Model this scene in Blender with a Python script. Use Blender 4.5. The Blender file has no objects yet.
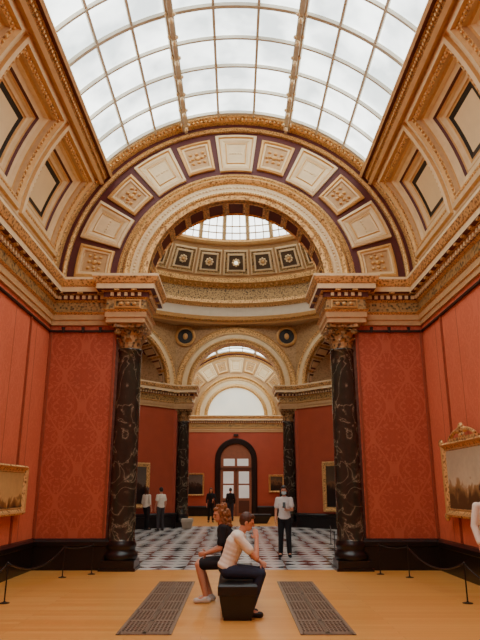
import bpy, math, random
from mathutils import Vector, Matrix
random.seed(4)
D=bpy.data
SC=bpy.context.scene
pi=math.pi
def col(r,g,b):
    def f(c):
        c/=255.0
        return c/12.92 if c<=0.04045 else ((c+0.055)/1.055)**2.4
    return (f(r),f(g),f(b),1)
# ------------------------------------------------------------ materials
class NT:
    def __init__(s,name):
        s.m=D.materials.new(name); s.m.use_nodes=True
        s.t=s.m.node_tree; s.b=s.t.nodes['Principled BSDF']
    def n(s,ty,**k):
        nd=s.t.nodes.new(ty)
        for a,b in k.items(): setattr(nd,a,b)
        return nd
    def l(s,a,b): s.t.links.new(a,b)
    def math(s,op,a,b=None,c=None):
        nd=s.n('ShaderNodeMath',operation=op)
        for i,x in enumerate((a,b,c)):
            if x is None: continue
            if isinstance(x,(int,float)): nd.inputs[i].default_value=x
            else: s.l(x,nd.inputs[i])
        return nd.outputs[0]
    def mix(s,fac,a,b):
        nd=s.n('ShaderNodeMix',data_type='RGBA')
        if isinstance(fac,(int,float)): nd.inputs[0].default_value=fac
        else: s.l(fac,nd.inputs[0])
        for i,x in ((6,a),(7,b)):
            if isinstance(x,tuple): nd.inputs[i].default_value=x
            else: s.l(x,nd.inputs[i])
        return nd.outputs[2]
    def pos(s,obj=False):
        if obj: return s.n('ShaderNodeTexCoord').outputs['Object']
        return s.n('ShaderNodeNewGeometry').outputs['Position']
    def ramp(s,fac,stops):
        nd=s.n('ShaderNodeValToRGB'); e=nd.color_ramp.elements
        while len(e)<len(stops): e.new(.5)
        for i,(p,c) in enumerate(stops):
            e[i].position=p; e[i].color=c
        s.l(fac,nd.inputs[0]); return nd.outputs[0]
    def noise(s,vec,scale,detail=3,dist=0):
        nd=s.n('ShaderNodeTexNoise'); nd.inputs['Scale'].default_value=scale
        nd.inputs['Detail'].default_value=detail; nd.inputs['Distortion'].default_value=dist
        s.l(vec,nd.inputs['Vector']); return nd.outputs[0]
    def bump(s,h,st=.3,d=.02):
        nd=s.n('ShaderNodeBump'); nd.inputs['Strength'].default_value=st; nd.inputs['Distance'].default_value=d
        s.l(h,nd.inputs['Height']); s.l(nd.outputs[0],s.b.inputs['Normal'])
def simple(name,c,rough=.6,metal=0,var=.12,scale=8,bump=0):
    t=NT(name); p=t.pos(True)
    nz=t.noise(p,scale)
    dark=tuple(x*(1-var*2) for x in c[:3])+(1,)
    lite=tuple(min(1,x*(1+var)) for x in c[:3])+(1,)
    t.l(t.mix(nz,dark,lite),t.b.inputs['Base Color'])
    t.b.inputs['Roughness'].default_value=rough; t.b.inputs['Metallic'].default_value=metal
    if bump: t.bump(nz,bump)
    return t.m
def ornament(name,c1,c2,scale=22,rough=.45,metal=.25,st=.6):
    t=NT(name); p=t.pos()
    v=t.n('ShaderNodeTexVoronoi',feature='SMOOTH_F1'); v.inputs['Scale'].default_value=scale
    t.l(p,v.inputs['Vector'])
    nz=t.noise(p,scale*.6,4,.6)
    f=t.math('ADD',t.math('MULTIPLY',v.outputs['Distance'],.9),t.math('MULTIPLY',nz,.55))
    c=t.ramp(f,[(.38,c2),(.72,c1)])
    t.l(c,t.b.inputs['Base Color'])
    t.b.inputs['Roughness'].default_value=rough; t.b.inputs['Metallic'].default_value=metal
    t.bump(t.math('SUBTRACT',1.0,f),st,.02)
    return t.m
def damask(name,axis,c1,c2,px=.78,pz=1.25,seam=None,amt=1):
    t=NT(name); sp=t.n('ShaderNodeSeparateXYZ'); t.l(t.pos(),sp.inputs[0])
    u=sp.outputs[axis]; z=sp.outputs[2]
    s=t.math('ADD',t.math('COSINE',t.math('MULTIPLY',u,2*pi/px)),t.math('COSINE',t.math('MULTIPLY',z,2*pi/pz)))
    line=t.math('LESS_THAN',t.math('ABSOLUTE',t.math('ADD',s,.1)),.13)
    uu=t.math('PINGPONG',u,px/2); zz=t.math('PINGPONG',z,pz*.5)
    cb=t.n('ShaderNodeCombineXYZ'); t.l(uu,cb.inputs[0]); t.l(zz,cb.inputs[1])
    nz=t.noise(cb.outputs[0],12,3,1.4)
    mp=t.n('ShaderNodeMapRange'); mp.inputs['From Min'].default_value=.5; mp.inputs['From Max'].default_value=.56; t.l(nz,mp.inputs['Value'])
    f=t.math('MULTIPLY',t.math('MAXIMUM',line,mp.outputs[0]),amt)
    big=t.noise(t.pos(),.7,2)
    base=t.mix(big,tuple(x*.85 for x in c1[:3])+(1,),c1)
    c=t.mix(f,base,c2)
    if seam:
        sm=t.math('LESS_THAN',t.math('MODULO',t.math('ADD',u,20.0),seam),.025)
        c=t.mix(sm,c,tuple(x*.5 for x in c1[:3])+(1,))
    t.l(c,t.b.inputs['Base Color']); t.b.inputs['Roughness'].default_value=.6
    t.bump(f,.15,.01)
    return t.m
def glowmat(name,c,st,lo=.78,sc=.9):
    t=NT(name); nz=t.noise(t.pos(),sc,3)
    t.l(t.ramp(nz,[(.38,(c[0]*lo*.93,c[1]*lo*.99,c[2]*lo*1.03,1)),(.62,c)]),t.b.inputs['Emission Color'])
    t.b.inputs['Emission Strength'].default_value=st
    t.b.inputs['Base Color'].default_value=(.6,.65,.66,1); t.b.inputs['Roughness'].default_value=.3
    return t.m
def marble(name):
    t=NT(name); p=t.pos(True)
    n1=t.noise(p,2.0,7,1.0)
    v=t.math('ABSOLUTE',t.math('SUBTRACT',n1,.5))
    c=t.ramp(v,[(0,col(158,148,124)),(.008,col(86,80,66)),(.035,col(46,44,38)),(.3,col(24,25,23))])
    n2=t.noise(p,6,5,1)
    c=t.mix(t.math('MULTIPLY',n2,.4),c,col(62,56,44))
    t.l(c,t.b.inputs['Base Color']); t.b.inputs['Roughness'].default_value=.12
    return t.m
def woodfloor(name):
    t=NT(name); mp=t.n('ShaderNodeMapping'); mp.inputs['Location'].default_value=(.4,0,0)
    t.l(t.pos(),mp.inputs[0])
    b=t.n('ShaderNodeTexBrick'); t.l(mp.outputs[0],b.inputs['Vector'])
    b.inputs['Scale'].default_value=1; b.inputs['Brick Width'].default_value=2.3; b.inputs['Row Height'].default_value=.13
    b.inputs['Mortar Size'].default_value=.002; b.inputs['Color1'].default_value=col(242,178,96)
    b.inputs['Color2'].default_value=col(228,156,76); b.inputs['Mortar'].default_value=col(176,110,50)
    b.offset=.37
    m2=t.n('ShaderNodeMapping'); m2.inputs['Scale'].default_value=(1,14,1); t.l(t.pos(),m2.inputs[0])
    nz=t.noise(m2.outputs[0],3,5,.5)
    c=t.mix(t.math('MULTIPLY',nz,.35),b.outputs[0],col(204,124,52))
    t.l(c,t.b.inputs['Base Color']); t.b.inputs['Roughness'].default_value=.28
    t.bump(nz,.05); return t.m
def tilefloor(name):
    t=NT(name); mp=t.n('ShaderNodeMapping'); mp.inputs['Rotation'].default_value=(0,0,pi/4); t.l(t.pos(),mp.inputs[0])
    k=t.n('ShaderNodeTexChecker'); k.inputs['Scale'].default_value=2.6; t.l(mp.outputs[0],k.inputs[0])
    k2=t.n('ShaderNodeTexChecker'); k2.inputs['Scale'].default_value=.92; t.l(t.pos(),k2.inputs[0])
    nz=t.noise(t.pos(),3,4,1)
    white=t.mix(nz,col(218,216,210),col(246,244,240))
    dark=t.mix(k2.outputs['Fac'],col(66,68,74),col(176,178,178))
    c=t.mix(k.outputs['Fac'],white,dark)
    t.l(c,t.b.inputs['Base Color']); t.b.inputs['Roughness'].default_value=.18
    return t.m
def landscape(name,sky,mid,land,hor=.0):
    t=NT(name); p=t.pos(True); sp=t.n('ShaderNodeSeparateXYZ'); t.l(p,sp.inputs[0])
    nz=t.noise(p,3.5,5,.6); nf=t.noise(p,12,4,.4)
    h=t.math('ADD',sp.outputs[2],t.math('MULTIPLY',t.math('SUBTRACT',nz,.5),.9))
    c=t.ramp(t.math('ADD',h,.5-hor),[(.2,land),(.42,mid),(.5,sky),(.9,tuple(x*.8 for x in sky[:3])+(1,))])
    c=t.mix(t.math('MULTIPLY',nf,.25),c,land)
    t.l(c,t.b.inputs['Base Color']); t.b.inputs['Roughness'].default_value=.35
    return t.m
GOLD=ornament('gold_ornament',col(232,184,116),col(114,68,30),20)
GOLDF=ornament('gold_fine_ornament',col(222,174,106),col(96,58,26),42)
GOLDS=simple('gold_plain',col(216,166,100),.4,.25,.15,12)
CREAM=simple('cream_plaster',col(234,206,160),.6,0,.1,6)
CREAML=simple('pale_plaster',col(206,190,164),.6,0,.06,5)
TAN=simple('tan_plaster',col(198,158,110),.6,0,.12,9)
TAND=ornament('spandrel_ornament',col(182,144,96),col(150,112,70),14,.6,0,.15)
FRZ=ornament('frieze_green_gold',col(182,146,92),col(66,54,36),16)
MAR=simple('maroon_paint',col(90,32,32),.55,0,.12,6)
DRK=simple('dark_bronze',col(30,24,22),.45,.2,.1,10)
BLK=simple('black_stone',col(24,18,18),.3,0,.2,5)
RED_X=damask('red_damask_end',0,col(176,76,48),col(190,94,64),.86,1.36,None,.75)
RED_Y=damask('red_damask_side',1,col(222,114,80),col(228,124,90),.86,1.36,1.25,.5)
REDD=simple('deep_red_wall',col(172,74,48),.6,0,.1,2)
MARB=marble('black_veined_marble')
GLOW=glowmat('skylight_glass',(.93,1,.985,1),4.5,.5,1.1)
GLOW2=glowmat('dome_glass',(.96,1,.97,1),4.4,.7)
BAR=simple('glazing_bar_paint',col(206,198,180),.5,0,.05,5)
WOODF=woodfloor('oak_floor'); TILE=tilefloor('marble_tile_floor')
# ------------------------------------------------------------ mesh builder
class MB:
    def __init__(s): s.v=[];s.f=[];s.m=[]
    def add(s,vs,fs,mi=0):
        o=len(s.v); s.v+= [tuple(x) for x in vs]
        for f in fs: s.f.append(tuple(i+o for i in f)); s.m.append(mi)
    def box(s,x0,x1,y0,y1,z0,z1,mi=0,fn=None):
        vs=[(x,y,z) for x in(x0,x1) for y in(y0,y1) for z in(z0,z1)]
        if fn: vs=[fn(*p) for p in vs]
        s.add(vs,[(0,1,3,2),(4,6,7,5),(0,4,5,1),(2,3,7,6),(0,2,6,4),(1,5,7,3)],mi)
    def lathe(s,prof,n=32,c=(0,0,0),mi=0,mis=None,ax=None):
        vs=[]
        for (r,z) in prof:
            for k in range(n):
                a=2*pi*k/n; p=Vector((r*math.cos(a),r*math.sin(a),z))
                if ax is not None: p=ax@p
                vs.append((c[0]+p[0],c[1]+p[1],c[2]+p[2]))
        o=len(s.v); s.v+=vs
        for i in range(len(prof)-1):
            for k in range(n):
                s.f.append((o+i*n+k,o+i*n+(k+1)%n,o+(i+1)*n+(k+1)%n,o+(i+1)*n+k))
                s.m.append(mis[i] if mis else mi)
    def cap(s,p0,p1,r0,r1,n=14,mi=0):
        p0=Vector(p0);p1=Vector(p1);d=p1-p0;L=d.length
        if L<1e-6: L=1e-4; d=Vector((0,0,1))
        q=Vector((0,0,1)).rotation_difference(d.normalized()).to_matrix()
        pr=[(max(1e-4,r0*math.cos(t)),r0*math.sin(t)) for t in [-pi/2+pi/2*i/5 for i in range(6)]]
        pr+=[(max(1e-4,r1*math.cos(t)),L+r1*math.sin(t)) for t in [pi/2*i/5 for i in range(6)]]
        o=len(s.v)
        s.lathe(pr,n,p0,mi,ax=q)
        s.f.append(tuple(o+k for k in reversed(range(n)))); s.m.append(mi)
        e=o+(len(pr)-1)*n
        s.f.append(tuple(e+k for k in range(n))); s.m.append(mi)
    def ell(s,c,r,M=None,n=16,mi=0):
        m=8
        o=len(s.v); c=Vector(c)
        for i in range(m+1):
            t=-pi/2+pi*i/m; rr=max(1e-4,math.cos(t))
            for k in range(n):
                a=2*pi*k/n
                p=Vector((r[0]*rr*math.cos(a),r[1]*rr*math.sin(a),r[2]*math.sin(t)))
                if M is not None: p=M@p
                s.v.append(tuple(c+p))
        for i in range(m):
            for k in range(n):
                s.f.append((o+i*n+k,o+i*n+(k+1)%n,o+(i+1)*n+(k+1)%n,o+(i+1)*n+k)); s.m.append(mi)
        s.f.append(tuple(o+k for k in reversed(range(n)))); s.m.append(mi)
        s.f.append(tuple(o+m*n+k for k in range(n))); s.m.append(mi)
    def tube(s,pts,r,n=8,mi=0):
        pts=[Vector(p) for p in pts]; o=len(s.v)
        for i,p in enumerate(pts):
            d=(pts[min(i+1,len(pts)-1)]-pts[max(i-1,0)]).normalized()
            up=Vector((0,0,1)) if abs(d.z)<.95 else Vector((1,0,0))
            a=d.cross(up).normalized(); b=a.cross(d)
            rr=r[i] if isinstance(r,list) else r
            for k in range(n):
                t=2*pi*k/n; s.v.append(tuple(p+a*rr*math.cos(t)+b*rr*math.sin(t)))
        for i in range(len(pts)-1):
            for k in range(n):
                s.f.append((o+i*n+k,o+i*n+(k+1)%n,o+(i+1)*n+(k+1)%n,o+(i+1)*n+k)); s.m.append(mi)
        s.f.append(tuple(o+k for k in reversed(range(n)))); s.m.append(mi)
        e=o+(len(pts)-1)*n
        s.f.append(tuple(e+k for k in range(n))); s.m.append(mi)
    def build(s,name,mats,smooth=False,parent=None,loc=None,rot=None,fix=True):
        me=D.meshes.new(name); me.from_pydata(s.v,[],s.f)
        for m in (mats if isinstance(mats,(list,tuple)) else [mats]): me.materials.append(m)
        me.polygons.foreach_set('material_index',s.m)
        if smooth: me.polygons.foreach_set('use_smooth',[True]*len(s.f))
        me.update()
        if fix:
            import bmesh
            b=bmesh.new(); b.from_mesh(me); bmesh.ops.recalc_face_normals(b,faces=b.faces[:]); b.to_mesh(me); b.free()
        ob=D.objects.new(name,me); SC.collection.objects.link(ob)
        if parent: ob.parent=parent
        if loc: ob.location=loc
        if rot: ob.rotation_euler=rot
        return ob
def empty(name,label,cat,loc=(0,0,0),rz=0,group=None):
    e=D.objects.new(name,None); SC.collection.objects.link(e)
    e.empty_display_size=.1; e.location=loc; e.rotation_euler=(0,0,rz)
    e['label']=label; e['category']=cat
    if group: e['group']=group
    return e
def tag(o,label,cat,group=None):
    o['label']=label; o['category']=cat
    if group: o['group']=group
    return o
def struct(o,label,cat='wall'):
    o['kind']='structure'; o['label']=label; o['category']=cat; return o
TR=[0]
def trimname():
    TR[0]+=1; return 'trim_%d'%TR[0]
WN=[0]
def winname():
    WN[0]+=1; return 'window_%d'%WN[0]
ZS=6.33; R=4.3
YB=-2.25; Y1=13.4; Y2=14.2; Y3=28.2; Y4=29.0; YF=40.0
def nested(mb,fmap,hu,hv,levels,n=6,capmi=0):
    prev=None
    def rect(ins,d):
        a,b=hu-ins,hv-ins; pts=[]
        cs=[(-a,-b),(a,-b),(a,b),(-a,b)]
        for i in range(4):
            p,q=cs[i],cs[(i+1)%4]
            for k in range(n):
                t=k/n; pts.append(fmap(p[0]+(q[0]-p[0])*t,p[1]+(q[1]-p[1])*t,d))
        return pts
    for (ins,d,mi) in levels:
        cur=rect(ins,d)
        if prev:
            N=len(cur)
            mb.add(prev+cur,[(k,(k+1)%N,N+(k+1)%N,N+k) for k in range(N)],mi)
        prev=cur; last=(ins,d)
    ins,d=last; a,b=hu-ins,hv-ins
    g=[fmap(-a+2*a*i/n,-b+2*b*j/n,d) for j in range(n+1) for i in range(n+1)]
    mb.add(g,[(j*(n+1)+i,j*(n+1)+i+1,(j+1)*(n+1)+i+1,(j+1)*(n+1)+i) for j in range(n) for i in range(n)],capmi)
# ------------------------------------------------------------ shell walls
def boxobj(name,b,mat,label,cat='wall'):
    m=MB(); m.box(*b); return struct(m.build(name,mat),label,cat)
boxobj('floor',(-4.6,4.6,YB,Y1+.05,-.2,0),WOODF,'honey-coloured polished oak plank floor','floor')
boxobj('floor_rotunda',(-7.6,7.6,Y1+.05,Y4,-.2,0),TILE,'grey and white marble tile floor under the dome','floor')
boxobj('floor_far',(-4.6,4.6,Y4,YF+.3,-.2,0),WOODF,'oak plank floor of the far gallery','floor')
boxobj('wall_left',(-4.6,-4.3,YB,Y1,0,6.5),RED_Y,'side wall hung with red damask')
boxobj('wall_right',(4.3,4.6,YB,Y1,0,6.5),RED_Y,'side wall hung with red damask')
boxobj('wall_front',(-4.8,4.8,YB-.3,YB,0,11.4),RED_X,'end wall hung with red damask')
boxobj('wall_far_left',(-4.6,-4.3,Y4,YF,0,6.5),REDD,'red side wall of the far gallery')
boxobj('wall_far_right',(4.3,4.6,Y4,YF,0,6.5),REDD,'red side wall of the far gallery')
def archwall(name,y0,y1,label,r=2.12,mats=(MAR,GOLD)):
    m=MB()
    ang=[pi*i/48 for i in range(49)]
    X,ZT=4.8,11.3
    ca=math.atan2(ZT-ZS,X); ang=sorted(set(ang+[ca,pi-ca]))
    def out(a):
        c,s_=math.cos(a),math.sin(a)
        t=min(X/abs(c) if abs(c)>1e-6 else 1e9,(ZT-ZS)/s_ if s_>1e-6 else 1e9)
        return (t*c,ZS+t*s_)
    for y in (y0,y1):
        vs=[(r*math.cos(a),y,ZS+r*math.sin(a)) for a in ang]+[(out(a)[0],y,out(a)[1]) for a in ang]
        N=len(ang); m.add(vs,[(i,i+1,N+i+1,N+i) for i in range(N-1)],0)
    vs=[(r*math.cos(a),y0,ZS+r*math.sin(a)) for a in ang]+[(r*math.cos(a),y1,ZS+r*math.sin(a)) for a in ang]
    m.add(vs,[(i,i+1,N+i+1,N+i) for i in range(N-1)],1)
    return struct(m.build(name,list(mats),fix=False),label)
archwall('wall_back_arch',Y1,Y2,'maroon arched tympanum wall above the opening')
archwall('wall_rotunda_arch',Y3,Y4,'arched wall of the domed room',mats=(TAND,GOLD))
for nm,s in (('left',-1),('right',1)):
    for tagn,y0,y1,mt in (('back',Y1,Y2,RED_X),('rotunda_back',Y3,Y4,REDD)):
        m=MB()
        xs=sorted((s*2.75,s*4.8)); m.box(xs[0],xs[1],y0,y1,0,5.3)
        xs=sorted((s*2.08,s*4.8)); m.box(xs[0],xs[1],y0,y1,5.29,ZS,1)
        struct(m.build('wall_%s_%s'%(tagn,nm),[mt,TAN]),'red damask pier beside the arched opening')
# octagon walls with deep arched niches above the cornice
oc=[(-2.9,Y2),(-7,18.3),(-7,24.1),(-2.9,Y3)]
for s in (1,-1):
    for i in range(3):
        a=Vector((oc[i][0]*s,oc[i][1],0)); b=Vector((oc[i+1][0]*s,oc[i+1][1],0))
        mid=(a+b)/2; d=(b-a); L=d.length; d.normalize()
        cen=Vector((0,21.2,0)); n=(cen-mid).normalized()
        def fm(u,w,z,mid=mid,d=d,n=n): p=mid+d*u-n*w; return (p.x,p.y,z)
        m=MB(); m.box(-L/2,L/2,0,.35,0,ZS,0,fm)
        m.box(-L/2,L/2,.2,1.4,ZS-.1,ZS,0,fm)
        rr=2.45; N=32; dp=1.3
        m.add([fm(0,dp,ZS)]+[fm(rr*math.cos(pi*k/N),dp,ZS+rr*math.sin(pi*k/N)) for k in range(N+1)],[(0,k+1,k+2) for k in range(N)],1)
        for k in range(N):
            t0,t1=pi*k/N,pi*(k+1)/N
            m.add([fm(rr*math.cos(t),w,ZS+rr*math.sin(t)) for t in (t0,t1) for w in (0,dp)],[(0,1,3,2)],2)
        for k in range(11):
            t=pi*(k+.5)/11
            nested(m,lambda u,v,dd:fm((rr-.01-dd)*math.cos(t+v/rr),dp/2+u,ZS+(rr-.01-dd)*math.sin(t+v/rr)),.48,.29,[(0,0,3),(0,.05,3),(.06,.06,3),(.1,.02,1),(.14,.02,1),(.17,.04,3)],3,3)
        prof=[(2.36,-.02),(2.36,.12),(2.46,.18),(2.56,.1),(2.7,.08),(2.74,.14),(2.82,.18),(2.87,0)]
        mi=[2,2,3,3,3,2,2]
        for q in range(len(prof)-1):
            m.add([fm(r_*math.cos(pi*k/N),-p_,ZS+r_*math.sin(pi*k/N)) for (r_,p_) in (prof[q],prof[q+1]) for k in range(N+1)],[(k,k+1,N+2+k,N+1+k) for k in range(N)],mi[q])
        for k in range(9):
            t=pi*(k+.5)/9
            nested(m,lambda u,v,dd:fm((1.75+v)*math.cos(t-u/1.75),dp-.02-dd,ZS+(1.75+v)*math.sin(t-u/1.75)),.24,.32,[(0,0,2),(0,.05,2),(.05,.07,2),(.08,.03,3)],2,3)
        ob=m.build('wall_octagon_%s_%s'%('left' if s==1 else 'right',('near','side','far')[i]),[REDD,MAR,GOLD,CREAM],fix=False)
        struct(ob,'deep red wall of the domed room with arched niche')
        m=MB()
        ang=[pi*k/N for k in range(N+1)]
        ca=math.atan2(9.6-ZS,L/2); ang=sorted(ang+[ca,pi-ca]); NN=len(ang)
        def out(t):
            c_,s_=math.cos(t),math.sin(t)
            k_=min(L/2/abs(c_) if abs(c_)>1e-6 else 1e9,(9.6-ZS)/s_ if s_>1e-6 else 1e9)
            return fm(k_*c_,-.02,ZS+k_*s_)
        m.add([fm(rr*math.cos(t),-.02,ZS+rr*math.sin(t)) for t in ang]+[out(t) for t in ang],[(k,k+1,NN+k+1,NN+k) for k in range(NN-1)])
        struct(m.build(trimname(),TAND,fix=False),'tan plaster spandrel beside blind arch','trim')
# ------------------------------------------------------------ sweeps
def sweep(name,path,prof,mats,segm,sx=1,dent=None,label='',cat='trim'):
    m=MB(); P=[Vector(p) for p in path]; ms=[]
    ns=[]
    for i in range(len(P)-1):
        d=(P[i+1]-P[i]).normalized(); ns.append(Vector((d.y,-d.x)))
    for i in range(len(P)):
        if i==0: v=ns[0]
        elif i==len(P)-1: v=ns[-1]
        else:
            v=ns[i-1]+ns[i]; v=v/ (v.dot(ns[i])) if v.length>1e-5 else ns[i]
        ms.append(v)
    for i in range(len(P)-1):
        for j in range(len(prof)-1):
            q=[]
            for (ii,jj) in ((i,j),(i+1,j),(i+1,j+1),(i,j+1)):
                w=P[ii]+ms[ii]*prof[jj][0]; q.append((sx*w.x,w.y,prof[jj][1]))
            m.add(q,[(0,1,2,3)],segm[j])
    if dent:
        for (p0,p1,z0,z1,w,sp,mi) in dent:
            for i in range(len(P)-1):
                a,b=P[i],P[i+1]; L=(b-a).length; d=(b-a).normalized(); n=ns[i]
                k=int(L/sp)
                for q in range(k):
                    t=(q+.5)*L/k
                    def fm(x,y,z): w_=a+d*(t+x)+n*y; return (sx*w_.x,w_.y,z)
                    m.box(-w/2,w/2,p0,p1,z0,z1,mi,fm)
    return struct(m.build(name,mats,fix=True),label,cat)
ent=[(0,5.26),(.05,5.26),(.05,5.38),(.08,5.38),(.08,5.5),(.13,5.55),(.06,5.58),(.06,5.8),(.12,5.84),(.12,5.96),(.18,5.98),(.27,6.0),(.27,6.12),(.3,6.14),(.36,6.27),(.36,6.33),(0,6.34)]
es=[2,2,0,2,1,1,3,1,4,1,4,0,1,5,0,0]
emats=[CREAM,GOLDF,TAN,FRZ,MAR,GOLD]
dn=[(.12,.17,5.86,5.94,.07,.14,0),(.17,.26,5.965,6.01,.12,.36,1)]
left=[(-4.3,YB),(-4.3,Y1),(-2.9,Y1),(-2.9,Y1-.25),(-2.12,Y1-.25),(-2.12,Y2),(-2.9,Y2),(-7,18.3),(-7,24.1),(-2.9,Y3),(-2.12,Y3),(-2.12,Y4),(-4.3,Y4),(-4.3,YF),(0,YF)]
for s in (1,-1):
    sweep(trimname(),left,ent,emats,es,s,dn,'gilded entablature with dentils running round the rooms')
m=MB()
for s in (-1,1):
    xs=sorted((s*2.13,s*2.88)); m.box(xs[0],xs[1],Y1-.24,Y2-.01,5.25,6.32)
struct(m.build(trimname(),TAN),'entablature core blocks over the columns','trim')
sk=[(0,0),(.07,0),(.07,.46),(.1,.48),(.1,.56),(.06,.6),(0,.62)]
lowp=[(-4.3,YB),(-4.3,Y1),(-2.75,Y1),(-2.75,Y2),(-2.9,Y2),(-7,18.3),(-7,24.1),(-2.9,Y3),(-2.75,Y3),(-2.75,Y4),(-4.3,Y4),(-4.3,YF),(-1.35,YF)]
for nm,s in (('left',1),('right',-1)):
    sweep('baseboard_'+nm,lowp,sk,[BLK],[0]*6,s,None,'tall black skirting along the red walls','baseboard')
rail=[(0,5.1),(.05,5.1),(.05,5.14),(0,5.14)]
for s in (1,-1):
    sweep(trimname(),[(-4.3,YB),(-4.3,Y1),(-2.78,Y1)],rail,[DRK],[0]*3,s,None,'thin dark picture rail under the cornice')
FIL=simple('red_gilt_fillet',col(150,70,44),.5,0)
for s in (-1,1):
    m=MB()
    for x in (4.25,2.8):
        m.box(s*x-.02,s*x+.02,Y1-.03,Y1,.62,5.1)
    m.box(*sorted((s*4.3,s*4.26)),Y1-1.35,Y1-1.31,.62,5.1)
    struct(m.build(trimname(),[FIL]),'slim fillets edging the damask panels','trim')
# ------------------------------------------------------------ arch rings
def ring(name,prof,segm,mats,yf,dr,label,a0=0,a1=pi,n=72,zc=ZS,beads=None):
    m=MB()
    for q in range(len(prof)-1):
        vs=[]
        for (r_,p_) in (prof[q],prof[q+1]):
            for k in range(n+1):
                t=a0+(a1-a0)*k/n; vs.append((r_*math.cos(t),yf-dr*p_,zc+r_*math.sin(t)))
        m.add(vs,[(k,k+1,n+2+k,n+1+k) for k in range(n)],segm[q])
    if beads:
        for (rb,pb,sz,cnt,mi) in beads:
            for k in range(cnt):
                t=a0+(a1-a0)*(k+.5)/cnt
                m.ell((rb*math.cos(t),yf-dr*pb,zc+rb*math.sin(t)),(sz,sz*.8,sz),n=6,mi=mi)
    return struct(m.build(name,mats,fix=True),label,'trim')
av=[(2.10,0),(2.10,.10),(2.2,.12),(2.24,.16),(2.3,.12),(2.34,.08),(2.52,.08),(2.56,.14),(2.62,.18),(2.68,.12),(2.70,0)]
am=[5,5,1,1,0,0,1,5,1,1]
ring(trimname(),av,am,emats,Y1,1,'moulded gilt archivolt round the opening',beads=[(2.27,.15,.022,110,1),(2.43,.09,.03,90,0)])
av2=[(2.10,0),(2.10,.10),(2.2,.12),(2.24,.16),(2.32,.1),(2.5,.08),(2.56,.14),(2.64,.1),(2.78,.12),(2.84,.16),(2.88,0)]
ring(trimname(),av2,am,emats,Y3,1,'moulded gilt archivolt on the domed room',n=48)
ring(trimname(),[(2.72,.01),(2.78,.05),(2.84,.01)],[1,1],emats,Y1,1,'thin gilt bead round the arch')
ow=[(4.02,0),(4.02,.08),(4.08,.12),(4.12,.08),(4.2,.08),(4.22,.2),(4.3,.3),(4.38,.34),(4.5,.34)]
ring(trimname(),ow,[1,1,1,4,1,5,1,5],emats,Y1,1,'outer gilt moulding where vault meets end wall',beads=[(4.24,.26,.035,130,1)])
m=MB()
for k in range(13):
    a=pi*(k+.5)/13
    nested(m,lambda u,v,d,a=a:((2.115+d)*math.cos(a+v/2.1),(Y1+Y2)/2+u,ZS+(2.115+d)*math.sin(a+v/2.1)),.36,.24,[(0,-.03,0),(.05,-.04,0),(.07,.0,0),(.1,.0,1)],4,1)
struct(m.build(trimname(),[GOLD,MAR]),'coffered gilt soffit of the arch','trim')
def vpanel(a,ornate,yf,name,label):
    m=MB(); rc=3.41
    def fm(u,v,d):
        rr=rc+v; t=a-(u/rc)
        return (rr*math.cos(t),yf-d,ZS+rr*math.sin(t))
    if ornate:
        nested(m,fm,.38,.42,[(0,0,0),(0,.07,1),(.05,.09,1),(.08,.05,1),(.12,.05,0),(.15,.02,2)],5,2)
        for (u,v,r_) in ((0,0,.075),(.12,.0,.05),(-.12,0,.05),(0,.12,.05),(0,-.12,.05),(.15,.13,.045),(-.15,.13,.045),(.15,-.13,.045),(-.15,-.13,.045),(.2,.03,.03),(-.2,-.03,.03)):
            m.ell(fm(u,v,.03),(r_,.04,r_*.8),n=8,mi=1)
    else:
        nested(m,fm,.46,.5,[(0,0,0),(0,.08,0),(.06,.1,0),(.09,.06,1),(.14,.06,0),(.2,.03,0),(.23,.05,1),(.26,.03,0)],5,0)
        for k in range(-2,3): m.ell(fm(k*.07,.0,.03),(.03,.02,.03),n=6,mi=0)
    return struct(m.build(name,[CREAM,GOLDS,TAN],fix=False),label,'trim')
for k in range(11):
    a=pi*(k+.5)/11
    vpanel(a,k%2==0,Y1,trimname(),'gilt scrollwork panel in the arch' if k%2==0 else 'cream framed panel in the arch')
# ------------------------------------------------------------ vault coffers
FLK=simple('coffer_center_pale',col(240,214,166),.6,0,.05,4)
def coffer(s,yc):
    m=MB(); ac=math.radians(21.5); hv=math.radians(15.5)*R
    def fm(u,v,d):
        a=ac+v/R; rr=R+d; return (s*rr*math.cos(a),yc+u,ZS+rr*math.sin(a))
    lv=[(0,0,0),(.05,0,0),(.07,-.06,1),(.15,-.08,0),(.19,-.02,1),(.28,-.01,5),(.31,.06,2),(.36,.07,1),(.4,.14,0),(.5,.15,0),(.53,.2,4),(.57,.21,1),(.6,.26,0),(.66,.27,0),(.68,.29,1),(.71,.29,1),(.72,.3,3),(.8,.31,3)]
    nested(m,fm,1.25,hv,lv,7,6)
    for k in range(20):
        t=-1.02+2.04*k/19
        for v in (-hv+.235,hv-.235): m.ell(fm(t,v,-.02),(.03,.03,.03),n=6,mi=1)
        tv=(-hv+.235)+2*(hv-.235)*k/19
        for u in (-1.015,1.015): m.ell(fm(u,tv,-.02),(.03,.03,.03),n=6,mi=1)
    return struct(m.build(trimname(),[CREAM,GOLDS,TAN,DRK,MAR,GOLD,FLK],fix=False),'deep square gilded coffer in the curved ceiling','trim')
for s in (-1,1):
    for k in range(6): coffer(s,11.95-2.5*k)
def strip(m,s,a0,a1,y0,y1,r,mi=0,n=8):
    vs=[]
    for y in (y0,y1):
        for k in range(n+1):
            a=math.radians(a0+(a1-a0)*k/n); vs.append((s*r*math.cos(a),y,ZS+r*math.sin(a)))
    m.add(vs,[(k,k+1,n+2+k,n+1+k) for k in range(n)],mi)
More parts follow.
